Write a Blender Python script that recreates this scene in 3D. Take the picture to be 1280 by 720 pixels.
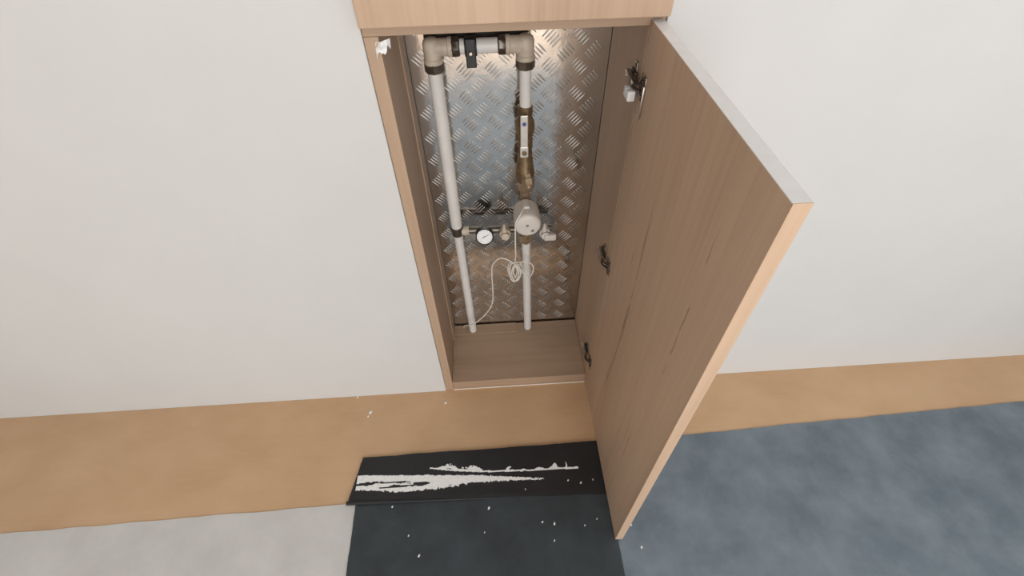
import bpy, bmesh, math, random
from mathutils import Vector, Matrix, noise
PI = math.pi
for o in list(bpy.data.objects): bpy.data.objects.remove(o, do_unlink=True)
scene = bpy.context.scene
C = scene.collection
random.seed(7)

# ------------------------------------------------------------------ camera
def make_camera(loc, pitch, yaw, roll, f):
    F = Vector((math.sin(yaw)*math.cos(pitch), math.cos(yaw)*math.cos(pitch), -math.sin(pitch)))
    R = Vector((math.cos(yaw), -math.sin(yaw), 0)); U = R.cross(F)
    R2 = R*math.cos(roll) + U*math.sin(roll); U2 = -R*math.sin(roll) + U*math.cos(roll)
    M = Matrix((R2, U2, -F)).transposed().to_4x4(); M.translation = loc
    cd = bpy.data.cameras.new('camera'); cd.sensor_width = 36; cd.lens = 36*f/1280; cd.clip_start = 0.02
    c = bpy.data.objects.new('camera', cd); C.objects.link(c); c.matrix_world = M
    scene.camera = c
make_camera((0.1694, -0.7014, 1.1891), 0.82994, 0.04086, -0.02603, 580.96)

# ------------------------------------------------------------------ world, daylight, exposure
w = bpy.data.worlds.new('world'); scene.world = w; w.use_nodes = True
bg = w.node_tree.nodes['Background']; bg.inputs[0].default_value = (0.80, 0.90, 1.0, 1); bg.inputs[1].default_value = 0.9
def window_light(name, loc, rot, sx, sy, power, col):
    l = bpy.data.lights.new(name, 'AREA'); l.shape = 'RECTANGLE'; l.size = sx; l.size_y = sy; l.energy = power; l.color = col
    o = bpy.data.objects.new(name, l); C.objects.link(o); o.location = loc; o.rotation_euler = rot
    return o
# daylight entering by the window in the right wall and by the balcony window behind the camera
window_light('window_daylight', (2.27, -1.55, 1.5), (0, PI/2, 0), 1.5, 1.5, 16, (0.93, 0.97, 1.0))
window_light('balcony_daylight', (0.45, -3.13, 1.15), (PI/2, 0, 0), 1.9, 2.1, 75, (1.0, 0.985, 0.96))
scene.view_settings.view_transform = 'Standard'; scene.view_settings.look = 'None'
scene.view_settings.gamma = 1; scene.view_settings.use_curve_mapping = False
scene.view_settings.exposure = -0.30

# ------------------------------------------------------------------ materials
def new_mat(name):
    m = bpy.data.materials.new(name); m.use_nodes = True
    nt = m.node_tree; return m, nt, nt.nodes['Principled BSDF']
def N(nt, t, **kw):
    n = nt.nodes.new(t)
    for k, v in kw.items(): setattr(n, k, v)
    return n
def setp(b, **kw):
    for k, v in kw.items(): b.inputs[k.replace('_', ' ')].default_value = v
def math_(nt, op, a, b=None, c=None, clamp=False):
    n = N(nt, 'ShaderNodeMath', operation=op, use_clamp=clamp)
    for i, v in enumerate((a, b, c)):
        if v is None: continue
        if isinstance(v, (int, float)): n.inputs[i].default_value = v
        else: nt.links.new(v, n.inputs[i])
    return n.outputs[0]
def ramp(nt, fac, stops):
    r = N(nt, 'ShaderNodeValToRGB'); cr = r.color_ramp
    while len(cr.elements) < len(stops): cr.elements.new(0.5)
    for e, (p, c) in zip(cr.elements, stops): e.position = p; e.color = (*c, 1)
    nt.links.new(fac, r.inputs[0]); return r.outputs[0]
def noise_tex(nt, scale_vec, scale=1.0, detail=4, rough=0.55, loc=(0, 0, 0)):
    tc = N(nt, 'ShaderNodeTexCoord'); mp = N(nt, 'ShaderNodeMapping')
    mp.inputs['Scale'].default_value = scale_vec; mp.inputs['Location'].default_value = loc
    nt.links.new(tc.outputs['Object'], mp.inputs[0])
    n = N(nt, 'ShaderNodeTexNoise'); n.inputs['Scale'].default_value = scale
    n.inputs['Detail'].default_value = detail; n.inputs['Roughness'].default_value = rough
    nt.links.new(mp.outputs[0], n.inputs['Vector']); return n.outputs['Fac']
def mix_col(nt, fac, a, b):
    n = N(nt, 'ShaderNodeMix', data_type='RGBA')
    if isinstance(fac, (int, float)): n.inputs[0].default_value = fac
    else: nt.links.new(fac, n.inputs[0])
    for i, v in ((6, a), (7, b)):
        if isinstance(v, tuple): n.inputs[i].default_value = (*v, 1)
        else: nt.links.new(v, n.inputs[i])
    return n.outputs[2]
def bump(nt, b, h, strength, dist):
    n = N(nt, 'ShaderNodeBump'); n.inputs['Strength'].default_value = strength; n.inputs['Distance'].default_value = dist
    nt.links.new(h, n.inputs['Height']); nt.links.new(n.outputs[0], b.inputs['Normal'])

def wood(name, axis='z', tone=1.0, cracks=False, loc=(0, 0, 0)):
    m, nt, b = new_mat(name)
    def sv(along, across):
        return (along, across, across) if axis == 'x' else (across, across, along) if axis == 'z' else (across, along, across)
    broad = noise_tex(nt, sv(0.7, 5.0), 1.6, 3, 0.5, loc)
    fine = noise_tex(nt, sv(2.5, 90.0), 1.0, 5, 0.65, loc)
    streak = noise_tex(nt, sv(1.2, 26.0), 1.0, 4, 0.6, (loc[0]+3.1, loc[1]+1.7, loc[2]))
    t = lambda c: tuple(x*tone for x in c)
    base = ramp(nt, broad, [(0.30, t((0.43, 0.290, 0.195))), (0.55, t((0.53, 0.370, 0.255))), (0.75, t((0.59, 0.42, 0.295)))])
    g = ramp(nt, fine, [(0.30, t((0.38, 0.258, 0.175))), (0.60, t((0.59, 0.42, 0.295)))])
    col = mix_col(nt, 0.30, base, g)
    s = math_(nt, 'MULTIPLY', math_(nt, 'SUBTRACT', streak, 0.64), 9.0, clamp=True)
    col = mix_col(nt, math_(nt, 'MULTIPLY', s, 0.45), col, t((0.26, 0.155, 0.095)))
    if cracks:
        tc = N(nt, 'ShaderNodeTexCoord'); sx = N(nt, 'ShaderNodeSeparateXYZ'); nt.links.new(tc.outputs['Object'], sx.inputs[0])
        y, z = sx.outputs[1], sx.outputs[2]
        wob = math_(nt, 'MULTIPLY', math_(nt, 'SUBTRACT', noise_tex(nt, (0, 0, 7), 1.0, 4, 0.6), 0.5), 0.022)
        brk = noise_tex(nt, (0, 40, 16), 1.0, 3, 0.6)
        def crack(y0, slope, curve, zc, half, width, k):
            dz = math_(nt, 'SUBTRACT', z, zc)
            yc = math_(nt, 'ADD', math_(nt, 'ADD', math_(nt, 'MULTIPLY', dz, slope), y0), math_(nt, 'MULTIPLY', math_(nt, 'MULTIPLY', dz, dz), curve))
            d = math_(nt, 'ABSOLUTE', math_(nt, 'SUBTRACT', math_(nt, 'SUBTRACT', y, yc), wob))
            line = math_(nt, 'SUBTRACT', 1.0, math_(nt, 'DIVIDE', d, width), clamp=True)
            ext = math_(nt, 'MULTIPLY', math_(nt, 'SUBTRACT', half, math_(nt, 'ABSOLUTE', dz)), 14.0, clamp=True)
            bk = math_(nt, 'MULTIPLY', math_(nt, 'SUBTRACT', brk, 0.40), 7.0, clamp=True)
            return math_(nt, 'MULTIPLY', math_(nt, 'MULTIPLY', math_(nt, 'MULTIPLY', line, ext), bk), k)
        tot = crack(-0.170, -0.030, 0.20, 0.49, 0.30, 0.0022, 0.95)
        for a in ((-0.1335, 0, 0, 0.625, 0.03, 0.003, 0.9), (-0.176, -0.02, 0, 0.49, 0.07, 0.006, 0.55),
                  (-0.325, 0, 0, 0.30, 0.07, 0.004, 0.5), (-0.150, -0.05, 0, 0.30, 0.10, 0.002, 0.8), (-0.345, 0.02, 0, 0.72, 0.16, 0.002, 0.7)):
            tot = math_(nt, 'MAXIMUM', tot, crack(*a))
        col = mix_col(nt, tot, col, (0.055, 0.035, 0.025))
    nt.links.new(col, b.inputs['Base Color'])
    setp(b, Roughness=0.48); b.inputs['Specular IOR Level'].default_value = 0.35
    bump(nt, b, fine, 0.15, 0.001)
    return m

def simple(name, col, rough=0.5, metal=0.0, var=0.12, scale=40.0, bumps=0.0, spec=0.5):
    m, nt, b = new_mat(name)
    n = noise_tex(nt, (1, 1, 1), scale, 4)
    nt.links.new(ramp(nt, n, [(0.3, tuple(c*(1-var) for c in col)), (0.7, tuple(min(1, c*(1+var)) for c in col))]), b.inputs['Base Color'])
    setp(b, Roughness=rough, Metallic=metal); b.inputs['Specular IOR Level'].default_value = spec
    if bumps: bump(nt, b, n, bumps, 0.002)
    return m
M = {}
M['wood'] = wood('oak_laminate_vertical')
M['wood_upper'] = wood('oak_laminate_upper', 'z', 1.0, False, (2.3, 0.4, 0.2))
M['wood_x_shaded'] = wood('oak_horizontal_shaded', 'x', 0.82, False, (0.6, 0.2, 0.9))  # darker tone puts the niche's shade into the boards' colour
M['wood_side_shaded'] = wood('oak_side_shaded', 'z', 0.87, False, (1.7, 2.2, 0.4))  # same oak darkened, shade inside the niche painted in
M['wood_door'] = wood('oak_laminate_door', 'z', 1.0, True, (0.2, 4.1, 0.7))
M['edge_band'] = wood('oak_edge_band', 'z', 1.12, False, (5.1, 0.3, 0.1))
M['wall'] = simple('white_paint', (0.66, 0.655, 0.645), 0.75, 0, 0.015, 6, 0.02, 0.3)
M['ceiling'] = simple('ceiling_white', (0.82, 0.82, 0.81), 0.9, 0, 0.01, 5)
M['alu'] = None
def alu(name, r0, tone):
    m, nt, b = new_mat(name)
    n1 = noise_tex(nt, (1, 1, 1), 7.0, 4); n2 = noise_tex(nt, (1, 1, 1), 160.0, 2)
    nt.links.new(ramp(nt, n1, [(0.3, (0.60*tone, 0.585*tone, 0.565*tone)), (0.7, (0.74*tone, 0.73*tone, 0.715*tone))]), b.inputs['Base Color'])
    setp(b, Metallic=1.0)
    r = math_(nt, 'MULTIPLY_ADD', n1, 0.14, r0); nt.links.new(r, b.inputs['Roughness'])
    bump(nt, b, math_(nt, 'MULTIPLY_ADD', n2, 0.04, n1), 0.35, 0.004)
    return m
M['alu'] = alu('tread_plate_aluminium', 0.07, 1.0); M['alu_tread'] = alu('muted_tread_aluminium', 0.26, 0.92)  # treads rougher and darker so their window glints dim
M['ppr'] = simple('white_polypropylene', (0.74, 0.72, 0.69), 0.42, 0, 0.05, 30)
M['brass'] = simple('dull_brass', (0.46, 0.36, 0.245), 0.42, 0.75, 0.25, 60, 0.1)
M['bronze'] = simple('brown_bronze', (0.24, 0.17, 0.10), 0.42, 0.7, 0.3, 60, 0.1)
M['tan_fit'] = simple('tan_fitting', (0.53, 0.45, 0.36), 0.5, 0.0, 0.15, 50)
M['collar'] = simple('dark_nickel_collar', (0.15, 0.13, 0.11), 0.35, 0.8, 0.3, 80)
M['steel'] = simple('steel_lever', (0.66, 0.63, 0.58), 0.38, 0.5, 0.08, 60)
M['nickel'] = simple('nickel_plated_steel', (0.60, 0.56, 0.50), 0.28, 1.0, 0.15, 60)
M['dark_gap'] = simple('dark_hinge_steel', (0.07, 0.06, 0.05), 0.4, 0.6, 0.2, 60)
M['hinge_steel'] = simple('tarnished_steel', (0.36, 0.31, 0.25), 0.35, 0.9, 0.3, 90)
M['dark_band'] = simple('dark_band_brown', (0.035, 0.027, 0.022), 0.5, 0.3, 0.3, 70)
M['blue'] = simple('blue_mark', (0.06, 0.09, 0.30), 0.5, 0, 0.05)
M['black_rubber'] = simple('black_rubber', (0.018, 0.018, 0.018), 0.45, 0, 0.2, 60)
M['white_plastic'] = simple('white_plastic', (0.82, 0.82, 0.83), 0.4, 0, 0.04)
M['meter'] = simple('pale_meter_plastic', (0.66, 0.61, 0.56), 0.45, 0, 0.05, 30)
M['meter_dark'] = simple('grey_plastic', (0.22, 0.20, 0.18), 0.5, 0, 0.1)
M['cable'] = simple('cream_cable', (0.74, 0.69, 0.62), 0.5, 0, 0.04)
M['dial'] = simple('dial_face', (0.80, 0.80, 0.79), 0.3, 0, 0.02)
M['plaster'] = simple('white_plaster', (0.84, 0.84, 0.83), 0.8, 0, 0.06, 120, 0.4)
M['scrap'] = simple('white_plastic_film', (0.86, 0.86, 0.85), 0.5, 0, 0.03)
M['caulk'] = simple('white_sealant', (0.78, 0.73, 0.66), 0.6, 0, 0.08, 60)
M['glass'] = simple('window_glass', (0.9, 0.95, 1.0), 0.02, 0, 0.0); M['glass'].node_tree.nodes['Principled BSDF'].inputs['Transmission Weight'].default_value = 1.0
def floor_mat():
    m, nt, b = new_mat('tan_floor_board')
    a = noise_tex(nt, (1, 1.6, 1), 5.0, 5, 0.6); f = noise_tex(nt, (6, 60, 6), 2.0, 4, 0.6)
    col = mix_col(nt, 0.3, ramp(nt, a, [(0.3, (0.52, 0.325, 0.180)), (0.7, (0.64, 0.43, 0.255))]), ramp(nt, f, [(0.3, (0.55, 0.35, 0.20)), (0.7, (0.61, 0.40, 0.235))]))
    nt.links.new(col, b.inputs['Base Color']); setp(b, Roughness=0.42); bump(nt, b, f, 0.05, 0.001)
    return m
M['floor'] = floor_mat()
def fabric(name, c0, c1, rough, sheen=0.0):
    m, nt, b = new_mat(name)
    a = noise_tex(nt, (1, 1, 1), 9.0, 5, 0.6); f = noise_tex(nt, (1, 1, 1), 420.0, 2)
    nt.links.new(ramp(nt, a, [(0.35, c0), (0.70, c1)]), b.inputs['Base Color'])
    setp(b, Roughness=rough); b.inputs['Specular IOR Level'].default_value = 0.5
    if sheen: b.inputs['Sheen Weight'].default_value = sheen
    bump(nt, b, f, 0.3, 0.0006); return m
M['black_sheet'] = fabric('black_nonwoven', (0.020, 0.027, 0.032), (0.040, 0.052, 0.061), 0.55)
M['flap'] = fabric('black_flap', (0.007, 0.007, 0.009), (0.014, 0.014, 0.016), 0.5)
M['grey_sheet'] = fabric('blue_grey_nonwoven', (0.12, 0.155, 0.19), (0.20, 0.245, 0.28), 0.55)
M['paper'] = fabric('pale_floor_paper', (0.56, 0.55, 0.53), (0.64, 0.63, 0.61), 0.7)

# ------------------------------------------------------------------ mesh helpers
def link(name, me, parent=None):
    o = bpy.data.objects.new(name, me); C.objects.link(o)
    if parent:
        o.parent = parent; bpy.context.view_layer.update()
        o.matrix_parent_inverse = parent.matrix_world.inverted()
    return o
def obj(name, bm, mat, parent=None, smooth=False, origin=None):
    """bm is in world coordinates; origin moves the pivot"""
    if origin is not None:
        bmesh.ops.translate(bm, verts=bm.verts, vec=-Vector(origin))
    bmesh.ops.recalc_face_normals(bm, faces=bm.faces)
    me = bpy.data.meshes.new(name); bm.to_mesh(me); bm.free()
    for m in (mat if isinstance(mat, (list, tuple)) else [mat]): me.materials.append(M[m])
    if smooth:
        for p in me.polygons: p.use_smooth = True
        try: me.set_sharp_from_angle(angle=math.radians(38))
        except Exception: pass
    o = link(name, me, parent)
    if origin is not None and parent is None: o.location = origin
    elif origin is not None: o.location = origin
    return o
def tag(o, label, cat, group=None):
    o['label'] = label; o['category'] = cat
    if group: o['group'] = group
    return o
def struct(o): o['kind'] = 'structure'; return o
def thing(name, label, cat, loc, group=None):
    o = bpy.data.objects.new(name, None); C.objects.link(o); o.location = loc; o.empty_display_size = 0.05
    bpy.context.view_layer.update(); return tag(o, label, cat, group)
def add_box(bm, lo, hi, bevel=0.0, mi=0):
    t = bmesh.new(); bmesh.ops.create_cube(t, size=1)
    for v in t.verts: v.co = Vector([(lo[i]+hi[i])/2 + v.co[i]*(hi[i]-lo[i]) for i in range(3)])
    if bevel: bmesh.ops.bevel(t, geom=t.edges, offset=bevel, segments=2, affect='EDGES', profile=0.5)
    merge(bm, t, mi)
def merge(bm, t, mi=0):
    mp = {v: bm.verts.new(v.co) for v in t.verts}
    for f in t.faces:
        nf = bm.faces.new([mp[v] for v in f.verts]); nf.material_index = mi
    t.free()
def box(lo, hi, bevel=0.0):
    bm = bmesh.new(); add_box(bm, lo, hi, bevel); return bm
def frame_of(d):
    d = Vector(d).normalized(); a = Vector((0, 0, 1)) if abs(d.z) < 0.9 else Vector((1, 0, 0))
    u = a.cross(d).normalized(); return d, u, d.cross(u)
def add_lathe(bm, base, axis, prof, seg=24, mi=0, ang0=0.0):
    """prof = [(radius, distance along axis)]"""
    d, u, v = frame_of(axis); base = Vector(base); rings = []
    for r, h in prof:
        if r < 1e-6: rings.append([bm.verts.new(base + d*h)])
        else: rings.append([bm.verts.new(base + d*h + (u*math.cos(ang0+2*PI*k/seg) + v*math.sin(ang0+2*PI*k/seg))*r) for k in range(seg)])
    for a, b in zip(rings, rings[1:]):
        for k in range(seg):
            k2 = (k+1) % seg
            vs = [a[k % len(a)], a[k2 % len(a)], b[k2 % len(b)], b[k % len(b)]]
            vs = list(dict.fromkeys(vs))
            if len(vs) > 2: bm.faces.new(vs).material_index = mi
    for rg, fl in ((rings[0], True), (rings[-1], False)):
        if len(rg) > 2: bm.faces.new(rg[::-1] if fl else rg).material_index = mi
def add_tube(bm, pts, r, seg=16, mi=0):
    pts = [Vector(p) for p in pts]; rings = []; ref = None
    for i, p in enumerate(pts):
        d = (pts[min(i+1, len(pts)-1)] - pts[max(i-1, 0)]).normalized()
        if ref is None: _, u, v = frame_of(d)
        else: u = (ref - d*ref.dot(d)).normalized(); v = d.cross(u)
        ref = u; rr = r[i] if isinstance(r, (list, tuple)) else r
        rings.append([bm.verts.new(p + (u*math.cos(2*PI*k/seg) + v*math.sin(2*PI*k/seg))*rr) for k in range(seg)])
    for a, b in zip(rings, rings[1:]):
        for k in range(seg): bm.faces.new((a[k], a[(k+1) % seg], b[(k+1) % seg], b[k])).material_index = mi
    bm.faces.new(rings[0][::-1]).material_index = mi; bm.faces.new(rings[-1]).material_index = mi
def spline(ctrl, n=10):
    P = [Vector(c) for c in ctrl]; P = [2*P[0]-P[1]] + P + [2*P[-1]-P[-2]]; out = []
    for i in range(1, len(P)-2):
        for k in range(n):
            t = k/n; a, b, c, d = P[i-1], P[i], P[i+1], P[i+2]
            out.append(0.5*((2*b) + (c-a)*t + (2*a-5*b+4*c-d)*t*t + (3*b-a-3*c+d)*t**3))
    out.append(P[-2]); return out

# ------------------------------------------------------------------ the room
W = 0.402; D = 0.2058; RX0, RX1, RY0, RY1, RZ = -1.9, 2.3, -3.2, 0.0, 2.6
WY = -0.003
struct(obj('floor', box((RX0-.2, RY0-.2, -0.1), (RX1+.2, 0.4, 0.0)), 'floor'))
struct(obj('ceiling', box((RX0-.2, RY0-.2, RZ), (RX1+.2, 0.4, RZ+.1)), 'ceiling'))
bm = bmesh.new()
add_box(bm, (RX0, WY, 0), (0.0, 0.30, RZ), 0.0015); add_box(bm, (W+0.022, WY, 0), (RX1, 0.30, RZ), 0.0015)
add_box(bm, (0.0, WY, 2.1), (W+0.022, 0.30, RZ)); add_box(bm, (0.0, 0.245, 0), (W+0.022, 0.30, 2.1))
struct(obj('wall_back', bm, 'wall'))
struct(obj('wall_left', box((RX0-.15, RY0, 0), (RX0, 0.30, RZ)), 'wall'))
def wall_with_hole(name, axis, a0, a1, h0, h1, z0, z1, p0, p1):
    bm = bmesh.new()
    for (s0, s1, q0, q1) in ((a0, h0, 0, RZ), (h1, a1, 0, RZ), (h0, h1, 0, z0), (h0, h1, z1, RZ)):
        if s1-s0 < 1e-4 or q1-q0 < 1e-4: continue
        add_box(bm, (p0, s0, q0) if axis == 'y' else (s0, p0, q0), (p1, s1, q1) if axis == 'y' else (s1, p1, q1))
    return struct(obj(name, bm, 'wall'))
wall_with_hole('wall_right', 'y', RY0, 0.30, -2.3, -0.8, 0.75, 2.25, RX1, RX1+.15)
wall_with_hole('wall_front', 'x', RX0, RX1, -0.5, 1.4, 0.10, 2.20, RY0-.15, RY0)
def window(n, axis, h0, h1, z0, z1, p):
    bm = bmesh.new(); t = 0.06; mid = (h0+h1)/2
    P = lambda s, q, z: (q, s, z) if axis == 'y' else (s, q, z)
    for (s0, s1, q0, q1) in ((h0, h0+t, z0, z1), (h1-t, h1, z0, z1), (h0, h1, z0, z0+t), (h0, h1, z1-t, z1), (mid-t/2, mid+t/2, z0, z1)):
        add_box(bm, P(s0, p-0.03, q0), P(s1, p+0.03, q1), 0.004)
    f = struct(obj('window_%d' % n, bm, 'white_plastic'))
    for s0, s1 in ((h0+t, mid-t/2), (mid+t/2, h1-t)):
        obj('pane', box(P(s0, p-0.004, z0+t), P(s1, p+0.004, z1-t)), 'glass', f)
window(1, 'y', -2.3, -0.8, 0.75, 2.25, RX1+0.10)
window(2, 'x', -0.5, 1.4, 0.10, 2.20, RY0-0.10)

# ------------------------------------------------------------------ built-in oak cabinet with its open door
JT = 0.0215; BT = 0.0385; T0, T1 = 0.9520, 0.9665
cab = thing('built_in_cabinet', 'oak laminate cabinet set into the white wall, lower door wide open', 'cabinet', (W/2, 0.1, 0))
obj('left_jamb', box((0.0005, 0.0, 0.0), (JT, 0.150, T0), 0.0008), 'wood_side_shaded', cab)
obj('side_filler_strip', box((0.0005, 0.1505, 0.0), (JT+0.0022, D-0.0035, T0), 0.0008), 'wood_side_shaded', cab)
obj('right_jamb', box((W, 0.0, 0.0), (W+0.0215, D-0.003, T0), 0.0008), 'wood_side_shaded', cab)
obj('bottom_panel', box((JT+0.0003, 0.0, 0.018), (W-0.0003, D-0.004, BT), 0.0012), 'wood_x_shaded', cab)
obj('back_batten', box((JT+0.0026, D-0.040, BT+0.0002), (0.215, D-0.0045, BT+0.0024), 0.0004), 'wood_x_shaded', cab)
obj('plinth', box((JT+0.0003, 0.0006, 0.0), (W-0.0003, 0.018, 0.0177), 0.0008), 'wood_x_shaded', cab)
obj('sealant_bead', box((JT+0.0003, -0.0016, 0.0), (W-0.0003, 0.0004, 0.0035), 0.0008), 'caulk', cab)
obj('shelf_panel', box((0.0005, 0.0005, T0+0.0002), (W+0.0215, D+0.02, T1), 0.0008), 'wood_x_shaded', cab)
obj('upper_carcass', box((0.0005, 0.0005, T1+0.0002), (W+0.0215, D+0.02, 2.095)), 'wood_side_shaded', cab)
obj('upper_door', box((0.002, -0.0185, 0.9685), (W+0.0205, -0.0005, 2.09), 0.0012), 'wood_upper', cab)
# the open lower door, inner face flush with the jamb
DX0, DX1, DY0, DY1, DZ0, DZ1 = W+0.0005, W+0.0175, -0.4215, -0.003, 0.010, 0.9615
door = obj('door', box((DX0, DY0+0.0012, DZ0), (DX1, DY1, DZ1-0.0012), 0.0006), 'wood_door', cab)
eb = obj('edge_band', box((DX0, DY0, DZ0), (DX1, DY0+0.0011, DZ1), 0.0004), 'edge_band', door)
eb['label'] = 'pale edge band on the free edge of the door'
obj('lit_top_edge', box((DX0, DY0+0.0012, DZ1-0.0011), (DX1, DY1, DZ1), 0.0004), 'white_plastic', door)['label'] = 'top edge of the door, coloured white for the light on it'  # bright light on the top edge is put into its white colour
def hinge(z, fancy):
    bm = bmesh.new(); x = DX0
    # cup flange on the door
    add_box(bm, (x-0.0014, -0.031, z-0.019), (x+0.0002, -0.007, z+0.019), 0.0006, 3)
    add_lathe(bm, (x-0.0012, -0.020, z), (-1, 0, 0), [(0.0125, 0), (0.0125, 0.0010), (0.0110, 0.0012), (0.0100, -0.0006), (0, -0.0006)], 20, 1)
    for s in (-1, 1): add_lathe(bm, (x-0.0014, -0.023, z+s*0.0155), (-1, 0, 0), [(0.0032, 0), (0.0028, 0.0012), (0, 0.0014)], 10, 1)
    # knuckle links from the cup to the arm
    for dz in (0.0045, -0.0045):
        add_tube(bm, [(x-0.003, -0.018, z+dz), (x-0.010, -0.008, z+dz), (x-0.012, 0.004, z+dz)], 0.0019, 8, 1)
    # arm on its mounting plate, fixed to the jamb
    add_box(bm, (W-0.0135, 0.000, z-0.0062), (W-0.0055, 0.040, z+0.0062), 0.0016, 3)
    add_box(bm, (W-0.0055, 0.014, z-0.009), (W-0.0003, 0.038, z+0.009), 0.0008, 1)
    add_box(bm, (W-0.0020, 0.018, z-0.022), (W-0.0003, 0.032, z+0.022), 0.0006, 3)
    for s in (-1, 1): add_lathe(bm, (W-0.0020, 0.025, z+s*0.0165), (-1, 0, 0), [(0.0034, 0), (0.0028, 0.0012), (0, 0.0014)], 10, 1)
    add_lathe(bm, (W-0.0135, 0.030, z), (-1, 0, 0), [(0.0026, 0), (0.0026, 0.001), (0, 0.001)], 10, 0)
    if fancy:   # white plastic dampers and a bright release plate
        add_box(bm, (W-0.019, -0.013, z-0.024), (W-0.007, -0.001, z-0.008), 0.0018, 2)
        add_box(bm, (W-0.019, 0.001, z-0.024), (W-0.007, 0.014, z-0.008), 0.0018, 2)
        add_box(bm, (x-0.0040, -0.0345, z-0.042), (x-0.0006, -0.0320, z+0.008), 0.0005, 0)
    obj('hinge', bm, ['nickel', 'dark_gap', 'white_plastic', 'hinge_steel'], door, True)
for z, f in ((0.872, True), (0.492, False), (0.132, False)): hinge(z, f)

# ------------------------------------------------------------------ tread plate lining the back of the niche
PX0, PX1, PZ0, PZ1 = JT+0.0035, W-0.0008, BT+0.0015, T0-0.0005
plate = thing('tread_plate', 'shiny aluminium tread plate with five-bar pattern lining the back of the cabinet', 'metal plate', ((PX0+PX1)/2, D, PZ0))
obj('sheet', box((PX0, D, PZ0), (PX1, D+0.0025, PZ1)), 'alu', plate)
def cluster_mesh(sign, H):
    bm = bmesh.new(); L, Wd, sp = 0.0245, 0.0036, 0.0067
    for k in range(-2, 3):
        rings = []
        for sc, h in ((1.0, -0.0001), (0.72, 0.72), (0.35, 1.0)):
            rg = []
            for q in range(12):
                a = 2*PI*q/12; u = math.cos(a)*L/2; t = abs(math.cos(a)); vv = math.sin(a)*Wd/2*(0.55+0.45*math.sqrt(max(0, 1-t*t)))
                u *= (0.5+0.5*sc) if sc < 1 else 1
                rg.append((u, vv*sc + k*sp, H*h if h > 0 else h))
            rings.append(rg)
        c, s = math.cos(sign*PI/4), math.sin(sign*PI/4)
        V = [[bm.verts.new((u*c - v*s, -h, u*s + v*c)) for (u, v, h) in rg] for rg in rings]
        for a, b in zip(V, V[1:]):
            for q in range(12): bm.faces.new((a[q], a[(q+1) % 12], b[(q+1) % 12], b[q]))
        bm.faces.new(V[-1])
    bmesh.ops.recalc_face_normals(bm, faces=bm.faces)
    me = bpy.data.meshes.new('raised_tread'); bm.to_mesh(me); bm.free(); me.materials.append(M['alu_tread'])
    for p in me.polygons: p.use_smooth = True
    return me
cm = {(1, 0): cluster_mesh(1, 0.0013), (-1, 0): cluster_mesh(-1, 0.0009), (1, 1): cluster_mesh(1, 0.0009), (-1, 1): cluster_mesh(-1, 0.0007)}   # left half shaped flatter to mute how its treads catch light
PXP, PZP = 0.0543, 0.0537
for i in range(-6, 4):
    for j in range(-17, 4):
        for sg, ox in ((1, 0.0), (-1, 0.5)):
            cx = 0.2912 + (i+ox)*PXP; cz = 0.8700 + (j+ox)*PZP
            if not (PX0+0.012 < cx < PX1-0.006 and PZ0+0.012 < cz < PZ1-0.005): continue
            o = bpy.data.objects.new('raised_tread', cm[(sg, 1 if cx < 0.228 and cz > 0.48 else 0)]); C.objects.link(o); o.parent = plate
            o.location = Vector((cx, D, cz)) - plate.location

# ------------------------------------------------------------------ plumbing
PY = 0.170
pl = thing('water_pipe_assembly', 'white and brass water pipes with valve, strainer and meter inside the cabinet', 'plumbing', (0.16, PY, BT))
def lathe_part(name, base, axis, prof, mat, parent, seg=28):
    bm = bmesh.new(); add_lathe(bm, base, axis, prof, seg); return obj(name, bm, mat, parent, True)
def pipe_part(a, b, r, mat='ppr'):
    bm = bmesh.new(); add_tube(bm, [a, b], r, 28); return obj('pipe', bm, mat, pl, True)
LX0, LX1, RX = 0.0745, 0.0795, 0.2400
ZT = 0.8735
# left riser
pipe_part((LX0, PY, 0.838), (LX0+0.001, PY, 0.462), 0.0135)
pipe_part((LX0+0.001, PY+0.006, 0.445), (LX1+0.002, PY+0.012, BT+0.0028), 0.0112)
lathe_part('coupling', (LX0+0.001, PY+0.002, 0.468), (0, 0, -1), [(0.0140, 0), (0.0160, 0.002), (0.0160, 0.010), (0.0135, 0.012), (0.0135, 0.028), (0.0118, 0.030)], 'collar', pl)
def elbow(cx, s, z):
    bm = bmesh.new()   # cast body: rounded corner block with two flanged sockets
    add_lathe(bm, (cx, PY, z+0.0170), (0, 0, -1), [(0, 0), (0.0095, 0.0012), (0.0140, 0.0050), (0.0158, 0.0110), (0.0158, 0.0340), (0.0172, 0.0355), (0.0172, 0.0430), (0.0150, 0.0435)], 24)
    add_lathe(bm, (cx - s*0.0060, PY, z), (s, 0, 0), [(0, 0), (0.0148, 0.001), (0.0150, 0.0330), (0.0166, 0.0345), (0.0166, 0.0415), (0.0145, 0.0420)], 24)
    e = obj('elbow', bm, 'tan_fit', pl, True)
    bm = bmesh.new(); add_lathe(bm, (cx, PY, z-0.024), (0, 0, -1), [(0.0160, 0), (0.0178, 0.002), (0.0178, 0.016), (0.0145, 0.0185)], 8)
    obj('collar', bm, 'collar', e, True)
    bm = bmesh.new(); add_lathe(bm, (cx + s*0.034, PY, z), (s, 0, 0), [(0.0160, 0), (0.0174, 0.002), (0.0174, 0.013), (0.0140, 0.0155)], 8)
    obj('collar', bm, 'collar', e, True)
    return e
elbow(LX0, 1, ZT); elbow(RX, -1, ZT)
pipe_part((LX0+0.046, PY, ZT), (RX-0.046, PY, ZT), 0.0128)
obj('dark_band_bar', box((0.060, 0.192, 0.8640), (0.246, D-0.0016, 0.9020), 0.0015), 'dark_band', pl)  # added dark bar that draws the dark reflected band behind the top pipe
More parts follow.
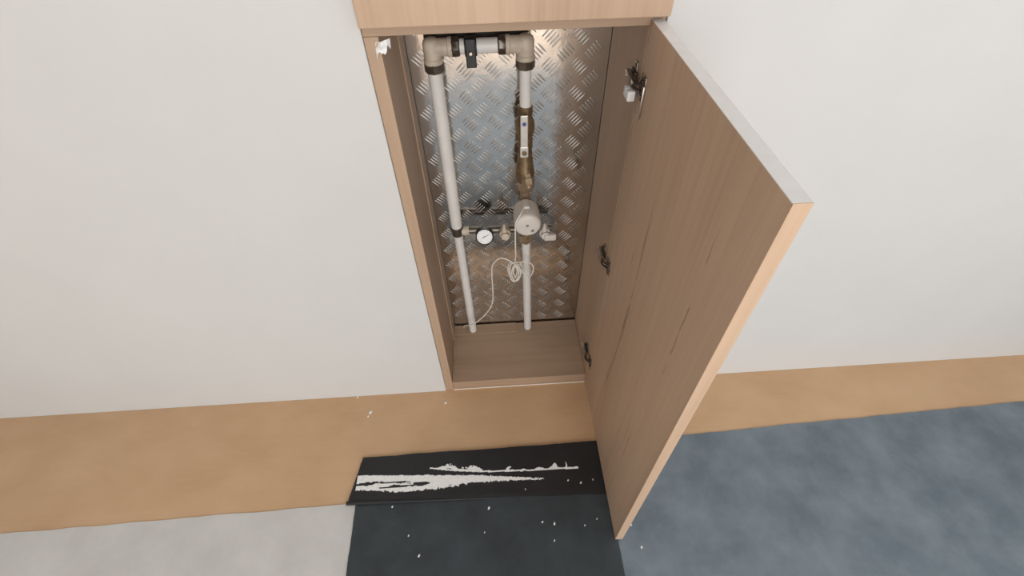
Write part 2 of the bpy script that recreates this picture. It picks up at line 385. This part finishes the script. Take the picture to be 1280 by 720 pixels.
# black pipe clamp hanging on the top pipe
cl = obj('pipe_clamp', box((0.134, PY-0.022, ZT-0.030), (0.152, PY-0.0165, ZT+0.018), 0.002), 'black_rubber', pl)
bm = bmesh.new(); add_lathe(bm, (0.132, PY, ZT), (1, 0, 0), [(0.0129, 0), (0.0166, 0.0005), (0.0166, 0.0215), (0.0129, 0.022)], 28)
obj('clamp_ring', bm, 'black_rubber', cl, True)
bm = bmesh.new(); add_tube(bm, [(0.143, PY+0.016, ZT), (0.143, 0.192, ZT)], 0.004, 12); obj('stud', bm, 'collar', cl, True)
bm = bmesh.new(); add_lathe(bm, (0.143, PY-0.022, ZT-0.004), (0, -1, 0), [(0.0042, 0), (0.0042, 0.003), (0.0028, 0.004), (0, 0.004)], 6); obj('clamp_screw', bm, 'nickel', cl)
# right column
pipe_part((RX, PY, ZT-0.040), (RX+0.0005, PY, 0.752), 0.0113)
valve = lathe_part('ball_valve', (RX, PY, 0.760), (0, 0, -1), [(0.0125, 0), (0.0150, 0.001), (0.0150, 0.016), (0.0125, 0.018), (0.0140, 0.022), (0.0185, 0.032), (0.0195, 0.044), (0.0180, 0.056), (0.0140, 0.066), (0.0150, 0.068), (0.0158, 0.069), (0.0158, 0.088), (0.0130, 0.090)], 'bronze', pl)
bm = bmesh.new(); add_tube(bm, [(RX-0.004, PY-0.017, 0.715), (RX-0.004, PY-0.0268, 0.715)], 0.0052, 14); obj('valve_stem', bm, 'brass', valve, True)
bm = bmesh.new(); add_box(bm, (RX-0.0115, PY-0.0300, 0.686), (RX+0.0035, PY-0.0265, 0.754), 0.0016)
add_box(bm, (RX-0.0125, PY-0.0315, 0.664), (RX+0.0045, PY-0.0255, 0.688), 0.0016)
lever = obj('valve_lever', bm, 'steel', valve)
bm = bmesh.new(); add_lathe(bm, (RX-0.004, PY-0.0300, 0.737), (0, -1, 0), [(0.0040, 0), (0.0040, 0.0009), (0, 0.0010)], 14); obj('blue_mark', bm, 'blue', valve)['label'] = 'small blue mark on the lever'
bm = bmesh.new(); add_lathe(bm, (RX-0.004, PY-0.0315, 0.675), (0, -1, 0), [(0.0052, 0), (0.0052, 0.003), (0.0036, 0.0040), (0, 0.0040)], 6); obj('lever_nut', bm, 'bronze', valve)
strainer = lathe_part('strainer', (RX, PY, 0.6705), (0, 0, -1), [(0.0135, 0), (0.0145, 0.002), (0.0150, 0.014), (0.0165, 0.030), (0.0195, 0.050), (0.0205, 0.060), (0.0205, 0.074), (0.0180, 0.078), (0.0180, 0.082), (0.0150, 0.084)], 'bronze', pl)
bm = bmesh.new(); add_lathe(bm, (RX+0.002, PY-0.008, 0.615), (0.10, -0.62, -0.75), [(0.0105, 0), (0.0115, 0.014), (0.0135, 0.016), (0.0135, 0.028), (0.0115, 0.030), (0.0060, 0.030), (0.0060, 0.036), (0, 0.037)], 6)
obj('strainer_cap', bm, 'brass', strainer)
lathe_part('union_nut', (RX, PY, 0.587), (0, 0, -1), [(0.0155, 0), (0.0185, 0.003), (0.0185, 0.018), (0.0150, 0.022), (0.0120, 0.030)], 'brass', pl, 6)
pipe_part((RX+0.0005, PY, 0.562), (RX+0.002, PY, 0.430), 0.0118, 'brass')
lathe_part('union_nut', (RX+0.002, PY, 0.432), (0, 0, -1), [(0.0150, 0), (0.0175, 0.002), (0.0175, 0.022), (0.0125, 0.026)], 'brass', pl, 6)
pipe_part((RX+0.003, PY, 0.410), (RX+0.011, PY+0.012, BT+0.0008), 0.0112)
# water meter, a pale round housing facing the room
MC = Vector((RX+0.001, PY-0.008, 0.515))
meter = lathe_part('water_meter', MC, (0, -1, 0), [(0.0200, 0.0), (0.0285, 0.004), (0.0295, 0.010), (0.0305, 0.030), (0.0305, 0.056), (0.0292, 0.0610), (0.0262, 0.0640), (0.0215, 0.0652), (0, 0.0656)], 'meter', pl, 40)
bm = bmesh.new(); add_lathe(bm, MC + Vector((-0.001, -0.0652, 0.003)), (0, -1, 0), [(0.0034, 0), (0.0030, 0.0012), (0, 0.0013)], 12); obj('seal_screw', bm, 'meter_dark', meter)
bm = bmesh.new(); add_lathe(bm, MC + Vector((0.011, -0.0648, -0.012)), (0, -1, 0), [(0.0040, 0), (0.0036, 0.0015), (0, 0.0016)], 12); obj('seal_plug', bm, 'meter_dark', meter)
bm = bmesh.new(); add_box(bm, MC + Vector((-0.010, -0.040, 0.026)), MC + Vector((0.006, -0.010, 0.036)), 0.003); obj('cable_outlet', bm, 'meter', meter)
# cross fitting behind the meter with drain taps and the pressure gauge
bm = bmesh.new(); add_tube(bm, [(0.100, PY, 0.452), (0.305, PY, 0.446)], 0.0085, 18); obj('manifold', bm, 'collar', pl, True)
bm = bmesh.new(); add_tube(bm, [(LX0+0.012, PY, 0.452), (0.104, PY, 0.452)], 0.0112, 18); obj('manifold_socket', bm, 'tan_fit', pl, True)
for x, z in ((0.191, 0.452), (0.287, 0.448)):
    tap = lathe_part('drain_tap', (x, PY-0.006, z), (0, -1, 0.1), [(0.0125, 0), (0.0135, 0.004), (0.0135, 0.018), (0.0095, 0.021), (0.0095, 0.030), (0, 0.031)], 'meter' if x > .2 else 'tan_fit', pl, 18)
    bm = bmesh.new(); add_lathe(bm, (x-0.002, PY-0.022, z+0.010), (0, -0.25, 1), [(0.0085, 0), (0.0075, 0.006), (0.0045, 0.014), (0.0025, 0.026), (0, 0.028)], 12); obj('tap_spindle', bm, 'meter' if x > .2 else 'tan_fit', tap, True)
    if x > .2:
        bm = bmesh.new(); add_box(bm, (x-0.004, PY-0.040, z-0.010), (x+0.026, PY-0.028, z+0.008), 0.004); obj('tap_handle', bm, 'meter', tap, True)
GC = Vector((0.1415, PY-0.010, 0.447)); ga = Vector((0, -0.95, 0.31))
gauge = lathe_part('pressure_gauge', GC, ga, [(0.0170, 0.0), (0.0205, 0.002), (0.0212, 0.004), (0.0212, 0.020), (0.0190, 0.0215), (0.0186, 0.0190), (0, 0.0190)], 'black_rubber', pl, 36)
lathe_part('dial', GC + ga.normalized()*0.0192, ga, [(0.0186, 0), (0.0186, 0.0006), (0, 0.0006)], 'dial', gauge, 32)
d, u, v = frame_of(ga)
def dial_pt(a, r, h=0.0204): return GC + d*h + (u*math.cos(a) + v*math.sin(a))*r
bm = bmesh.new(); add_tube(bm, [dial_pt(math.radians(205), 0.006), dial_pt(math.radians(25), 0.013)], [0.0008, 0.0004], 6)
add_lathe(bm, GC + d*0.0198, ga, [(0.0018, 0), (0.0015, 0.0012), (0, 0.0013)], 10); obj('needle', bm, 'meter_dark', gauge)
bm = bmesh.new()
for k in range(11):
    a = math.radians(-45 + 27*k); add_tube(bm, [dial_pt(a, 0.0150, 0.0199), dial_pt(a, 0.0172, 0.0199)], 0.0004, 5)
obj('dial_marks', bm, 'meter_dark', gauge)
bm = bmesh.new(); add_tube(bm, [GC + Vector((0, 0.009, -0.002)), GC + Vector((0, 0.001, 0))], 0.007, 12); obj('gauge_stem', bm, 'brass', gauge, True)

# ------------------------------------------------------------------ meter signal cable
cy = 0.128
path = [MC + Vector((-0.004, -0.030, 0.0375)), MC + Vector((-0.014, -0.058, 0.034)), MC + Vector((-0.026, -0.066, 0.016)), MC + Vector((-0.0285, -0.068, -0.015)),
        (0.2125, 0.095, 0.455), (0.213, 0.103, 0.415), (0.2100, 0.118, 0.385)]
for k in range(6):   # loose coil of loops hooked beside the lower pipe
    xo = 0.206 + 0.0028*k; yo = 0.128 + 0.004*math.sin(k*1.7)
    for a in range(0, 360, 45):
        r = math.radians(a + 90); path.append((xo + 0.0115*math.cos(r) + 0.0025*math.sin(k*2.1), yo + 0.006*math.sin(r*0.5 + k), 0.345 + (0.030 + 0.003*math.sin(k*1.3))*math.sin(r)))
path += [(0.246, cy+0.006, 0.368), (0.259, cy+0.006, 0.352), (0.256, cy+0.002, 0.330), (0.244, cy-0.006, 0.328), (0.215, cy-0.006, 0.372), (0.180, cy-0.002, 0.395), (0.157, cy, 0.372), (0.1525, cy, 0.335),
         (0.1525, cy, 0.290), (0.150, cy, 0.235), (0.138, cy+0.002, 0.195), (0.112, cy+0.008, 0.150), (0.084, cy+0.016, 0.115), (0.062, cy+0.030, 0.095), (0.055, cy+0.050, 0.060)]
bm = bmesh.new(); add_tube(bm, spline(path, 5), 0.0017, 7)
tag(obj('signal_cable', bm, 'cable', None, True, (0.2, cy, 0.06)), 'thin cream cable coiled below the meter and looping to the pipe foot', 'cable')

# torn white film under the top left corner of the opening
bm = bmesh.new(); nx, nz = 9, 9; G = []
for i in range(nx):
    row = []
    for j in range(nz):
        s, t = i/(nx-1), j/(nz-1)
        x = 0.0165 + 0.020*s - 0.004*t + 0.004*t*s; z = 0.9460 - 0.023*t*(0.75 + 0.5*noise.noise((s*4, 1.3, 2))) + 0.002*s
        y = -0.004 - 0.006*noise.noise((s*3.1, t*3.1, 7.7)) + 0.010*(s-0.2)*s + 0.002*math.sin(9*s+4*t)
        if t > 0.5: x += 0.005*(t-0.5)*(1-2*s)
        row.append((x, y, z))
    G.append(row)
Va = [[bm.verts.new(p) for p in r] for r in G]; Vb = [[bm.verts.new((p[0], p[1]+0.0008, p[2])) for p in r] for r in G]
for i in range(nx-1):
    for j in range(nz-1):
        bm.faces.new((Va[i][j], Va[i+1][j], Va[i+1][j+1], Va[i][j+1])); bm.faces.new((Vb[i][j+1], Vb[i+1][j+1], Vb[i+1][j], Vb[i][j]))
edge = [(i, 0) for i in range(nx)] + [(nx-1, j) for j in range(1, nz)] + [(i, nz-1) for i in range(nx-2, -1, -1)] + [(0, j) for j in range(nz-2, 0, -1)]
for (a, b), (c_, d_) in zip(edge, edge[1:] + edge[:1]): bm.faces.new((Va[a][b], Vb[a][b], Vb[c_][d_], Va[c_][d_]))
tag(obj('film_scrap', bm, 'scrap', None, True, (0.026, 0.0, 0.945)), 'torn scrap of white film stuck under the upper left corner of the cabinet opening', 'scrap')

# ------------------------------------------------------------------ floor coverings
def sheet(name, outline, mat, z0, zfun, cell=0.012, parent=None, thick=0.0007, wob=0.002, origin=None):
    """closed thin sheet over a four-corner outline (BL, BR, FR, FL), relief from zfun"""
    BL, BR, FR, FL = [Vector((*p, 0)) for p in outline]
    nu = max(4, int((BR-BL).length/cell)); nv = max(4, int((FL-BL).length/cell)); bm = bmesh.new(); top = []; bot = []
    for i in range(nu+1):
        ra, rb = [], []
        for j in range(nv+1):
            u, v = i/nu, j/nv; p = BL.lerp(BR, u).lerp(FL.lerp(FR, u), v)
            e = noise.noise((p.x*14+3, p.y*14, z0*900))*wob + noise.noise((p.x*60, p.y*60, 4+z0*900))*wob*0.4
            if j in (0, nv): p.y += e
            if i in (0, nu): p.x += e
            h = z0 + max(0.0, zfun(p.x, p.y))
            ra.append(bm.verts.new((p.x, p.y, h+thick))); rb.append(bm.verts.new((p.x, p.y, h)))
        top.append(ra); bot.append(rb)
    for i in range(nu):
        for j in range(nv):
            bm.faces.new((top[i][j], top[i+1][j], top[i+1][j+1], top[i][j+1])); bm.faces.new((bot[i][j+1], bot[i+1][j+1], bot[i+1][j], bot[i][j]))
    ring = [(i, 0) for i in range(nu)] + [(nu, j) for j in range(nv)] + [(i, nv) for i in range(nu, 0, -1)] + [(0, j) for j in range(nv, 0, -1)]
    for (a, b), (c_, d_) in zip(ring, ring[1:] + ring[:1]): bm.faces.new((top[a][b], bot[a][b], bot[c_][d_], top[c_][d_]))
    return obj(name, bm, mat, parent, True, origin)
wr = lambda amp, sc, seed: (lambda x, y: amp*(0.5 + 0.5*noise.noise((x*sc, y*sc*1.7, seed))))
o = sheet('floor_paper', [(-1.15, -0.315), (-0.205, -0.300), (-0.198, -0.85), (-1.15, -0.85)], 'paper', 0.0002, wr(0.0010, 7, 1), 0.02, origin=(-0.65, -0.58, 0))
tag(o, 'pale grey floor paper lying to the left of the black sheet', 'floor paper')
o = sheet('grey_floor_sheet', [(0.385, -0.190), (2.15, -0.130), (2.15, -1.75), (-0.95, -1.75)], 'grey_sheet', 0.0002, wr(0.0022, 6, 2), 0.018, origin=(0.5, -1.0, 0))
tag(o, 'blue-grey protective floor sheet beyond the open door', 'floor sheet')
bs = thing('black_floor_sheet', 'black non-woven protective sheet on the floor in front of the cabinet, far edge folded', 'floor sheet', (0.1, -0.4, 0))
sheet('sheet', [(-0.213, -0.200), (0.408, -0.192), (0.410, -0.62), (-0.200, -0.62)], 'black_sheet', 0.0026,
      lambda x, y: 0.0024*(0.5 + 0.5*noise.noise((x*5, y*9, 3))) if y < -0.32 else 0.0002, 0.012, bs)
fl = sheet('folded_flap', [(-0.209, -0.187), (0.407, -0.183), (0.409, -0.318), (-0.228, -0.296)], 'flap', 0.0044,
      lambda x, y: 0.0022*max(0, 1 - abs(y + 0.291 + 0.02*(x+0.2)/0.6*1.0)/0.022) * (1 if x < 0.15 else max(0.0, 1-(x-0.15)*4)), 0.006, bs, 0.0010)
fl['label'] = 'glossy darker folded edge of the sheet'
bm = bmesh.new(); add_tube(bm, spline([(-0.231, -0.300, 0.0068), (-0.12, -0.3035, 0.0068), (0.0, -0.3065, 0.0062), (0.14, -0.3100, 0.0050)], 10), [0.0050-0.0034*k/30 for k in range(31)], 10)
obj('fold_roll', bm, 'flap', bs, True)

# white plaster smears on the fold: ragged dry-brush strokes
def smear(name, label, x0, x1, top, bottom, keep, z=0.0058, cell=0.0017, th=0.0007):
    bm = bmesh.new(); cells = {}
    y0 = min(bottom(x0+(x1-x0)*k/20) for k in range(21)); y1 = max(top(x0+(x1-x0)*k/20) for k in range(21))
    nx, ny = int((x1-x0)/cell), int((y1-y0)/cell)+1
    for i in range(nx):
        for j in range(ny):
            x, y = x0+(i+.5)*cell, y0+(j+.5)*cell
            jag = 0.0035*noise.noise((x*90, 5, 1)) + 0.0045*noise.noise((x*260, y*40, 2))
            if bottom(x)+jag < y < top(x)+jag*0.45 and keep(x, y): cells[(i, j)] = 1
    vs = {}
    def V(i, j, t):
        k = (i, j, t)
        if k not in vs:
            n = noise.noise((i*.7, j*.7, 3))
            vs[k] = bm.verts.new((x0+i*cell+n*0.0006, y0+j*cell+noise.noise((i*.7, j*.7, 9))*0.0006, z + (th*(1+0.5*n) if t else 0)))
        return vs[k]
    for (i, j) in cells:
        bm.faces.new((V(i, j, 1), V(i+1, j, 1), V(i+1, j+1, 1), V(i, j+1, 1)))
        for (di, dj, a, b) in ((0, -1, (i, j), (i+1, j)), (1, 0, (i+1, j), (i+1, j+1)), (0, 1, (i+1, j+1), (i, j+1)), (-1, 0, (i, j+1), (i, j))):
            if (i+di, j+dj) not in cells: bm.faces.new((V(*a, 0), V(*b, 0), V(*b, 1), V(*a, 1)))
    return tag(obj(name, bm, 'plaster', None, False, ((x0+x1)/2, (y0+y1)/2, z)), label, 'plaster smear', 'plaster smears on the black sheet')
lerp = lambda pts: (lambda x: next((a[1]+(b[1]-a[1])*(x-a[0])/(b[0]-a[0]) for a, b in zip(pts, pts[1:]) if a[0] <= x <= b[0]), pts[-1][1] if x > pts[-1][0] else pts[0][1]))
def keep_big(x, y):
    n = noise.noise((x*16, y*190, 0.4)) + 0.4*noise.noise((x*70, y*300, 1.4))
    hole = math.exp(-((x+0.105)/0.045)**2 - ((y+0.2615)/0.008)**2) + math.exp(-((x+0.195)/0.022)**2 - ((y+0.258)/0.004)**2) + 0.6*math.exp(-((x+0.055)/0.02)**2 - ((y+0.2635)/0.006)**2)
    return n + 0.75 - hole*1.15 > 0.12
smear('plaster_smear', 'long thick white plaster smear tapering to the right on the folded black edge', -0.2145, 0.255,
      lerp([(-0.2145, -0.2335), (-0.07, -0.2425), (0.086, -0.2525), (0.175, -0.2625), (0.255, -0.2715)]),
      lerp([(-0.2145, -0.2705), (-0.17, -0.2730), (-0.10, -0.2820), (0.015, -0.2775), (0.065, -0.2700), (0.10, -0.2720), (0.13, -0.2695), (0.175, -0.2715), (0.255, -0.2735)]), keep_big)
def keep_thin(x, y):
    yc = lerp([(-0.033, -0.2265), (0.034, -0.2370), (0.10, -0.2440), (0.22, -0.2490), (0.345, -0.2500)])(x)
    line = abs(y-yc) < 0.0016 + 0.0012*noise.noise((x*40, 2, 2))
    b = sum(h*math.exp(-((x-c)/s)**2) for c, s, h in ((0.015, 0.022, 0.017), (0.078, 0.022, 0.017), (0.045, 0.012, 0.009), (0.170, 0.008, 0.015), (0.205, 0.01, 0.005), (0.245, 0.012, 0.008), (0.284, 0.010, 0.017), (0.315, 0.002, 0.02)))
    blob = yc-0.002 < y < yc + b*(0.8+0.5*noise.noise((x*120, 1, 8))) and noise.noise((x*60, y*200, 6)) > -0.25
    return line or blob
smear('plaster_smear', 'thin broken line of white plaster blobs behind the thick smear', -0.033, 0.345,
      lambda x: -0.2190, lambda x: -0.2560, keep_thin)

# crumbs of plaster
bits = [(-.2537, -.0060, 0, 1.2), (-.2095, -.0564, 0, 1.9), (-.2144, -.0682, 0, 1.2), (-.0001, -.0412, 0, 1.6), (-.1185, -.3150, 1, 1.0), (-.0735, -.3816, 1, .8), (-.0461, -.4249, 1, 1.2),
        (.115, -.3330, 1, 1.3), (.2403, -.3726, 1, 1.0), (.2682, -.3779, 1, 1.2), (.2638, -.4135, 1, .9), (.3142, -.2807, 2, .9), (.3452, -.2886, 2, 1.1), (.3763, -.2828, 2, .8), (.339, -.386, 1, .8),
        (.3696, -.3739, 1, .7), (.1038, -.3863, 1, .7), (.2064, -.2950, 2, .7), (.4478, -.3913, 3, 1.0), (.4604, -.4395, 3, 1.1)]
where = ['plaster crumbs on the bare tan floor', 'plaster crumbs on the black sheet', 'plaster crumbs on the folded black edge', 'plaster crumbs on the blue-grey sheet']
crumb_labels = ['tiny white crumb touching the foot of the white wall, leftmost of all', 'largest white crumb on the tan floor left of the cabinet', 'small white crumb just in front of the largest crumb on the tan floor',
    'white crumb on the tan floor at the left corner of the cabinet opening', 'faint white crumb just in front of the left half of the thick smear', 'tiny crumb on the left part of the black sheet, midway to the camera',
    'long white crumb on the left of the black sheet, nearest the camera', 'bright crumb in the middle of the black sheet just below the fold', 'left one of two neighbouring crumbs on the right half of the black sheet',
    'bright right one of two neighbouring crumbs on the right half of the black sheet', 'crumb nearest the camera on the right half of the black sheet', 'left one of three crumbs on the folded edge near the door',
    'bright middle one of three crumbs on the folded edge near the door', 'faint crumb on the folded edge closest to the door', 'small crumb on the black sheet left of the door corner, farther from the door', 'small crumb on the black sheet closest to the bottom of the door',
    'tiny crumb alone in the middle of the black sheet', 'tiny crumb on the folded edge in front of the smear tip', 'crumb on the blue-grey sheet right beside the free edge of the door', 'bright crumb on the blue-grey sheet in front of the door corner']
def crumb_mesh(seed):
    bm = bmesh.new(); bmesh.ops.create_icosphere(bm, subdivisions=1, radius=0.0030)
    for v in bm.verts: v.co *= 1 + 0.45*noise.noise(v.co*500 + Vector((seed, 0, 0))); v.co.z = max(v.co.z*0.55, -0.0010)
    me = bpy.data.meshes.new('plaster_crumb'); bm.to_mesh(me); bm.free(); me.materials.append(M['plaster']); return me
cms = [crumb_mesh(k*3.3) for k in range(4)]
zs = [0.0009, 0.0058, 0.0064, 0.0030]
for k, (x, y, s, sc) in enumerate(bits):
    o = bpy.data.objects.new('plaster_crumb', cms[k % 4]); C.objects.link(o); o.location = (x, y, zs[s]); sc *= 0.85
    o.scale = (sc*0.75, sc*1.25, sc); o.rotation_euler = (0, 0, random.uniform(-0.7, 0.2))
    tag(o, crumb_labels[k], 'crumb', where[s])
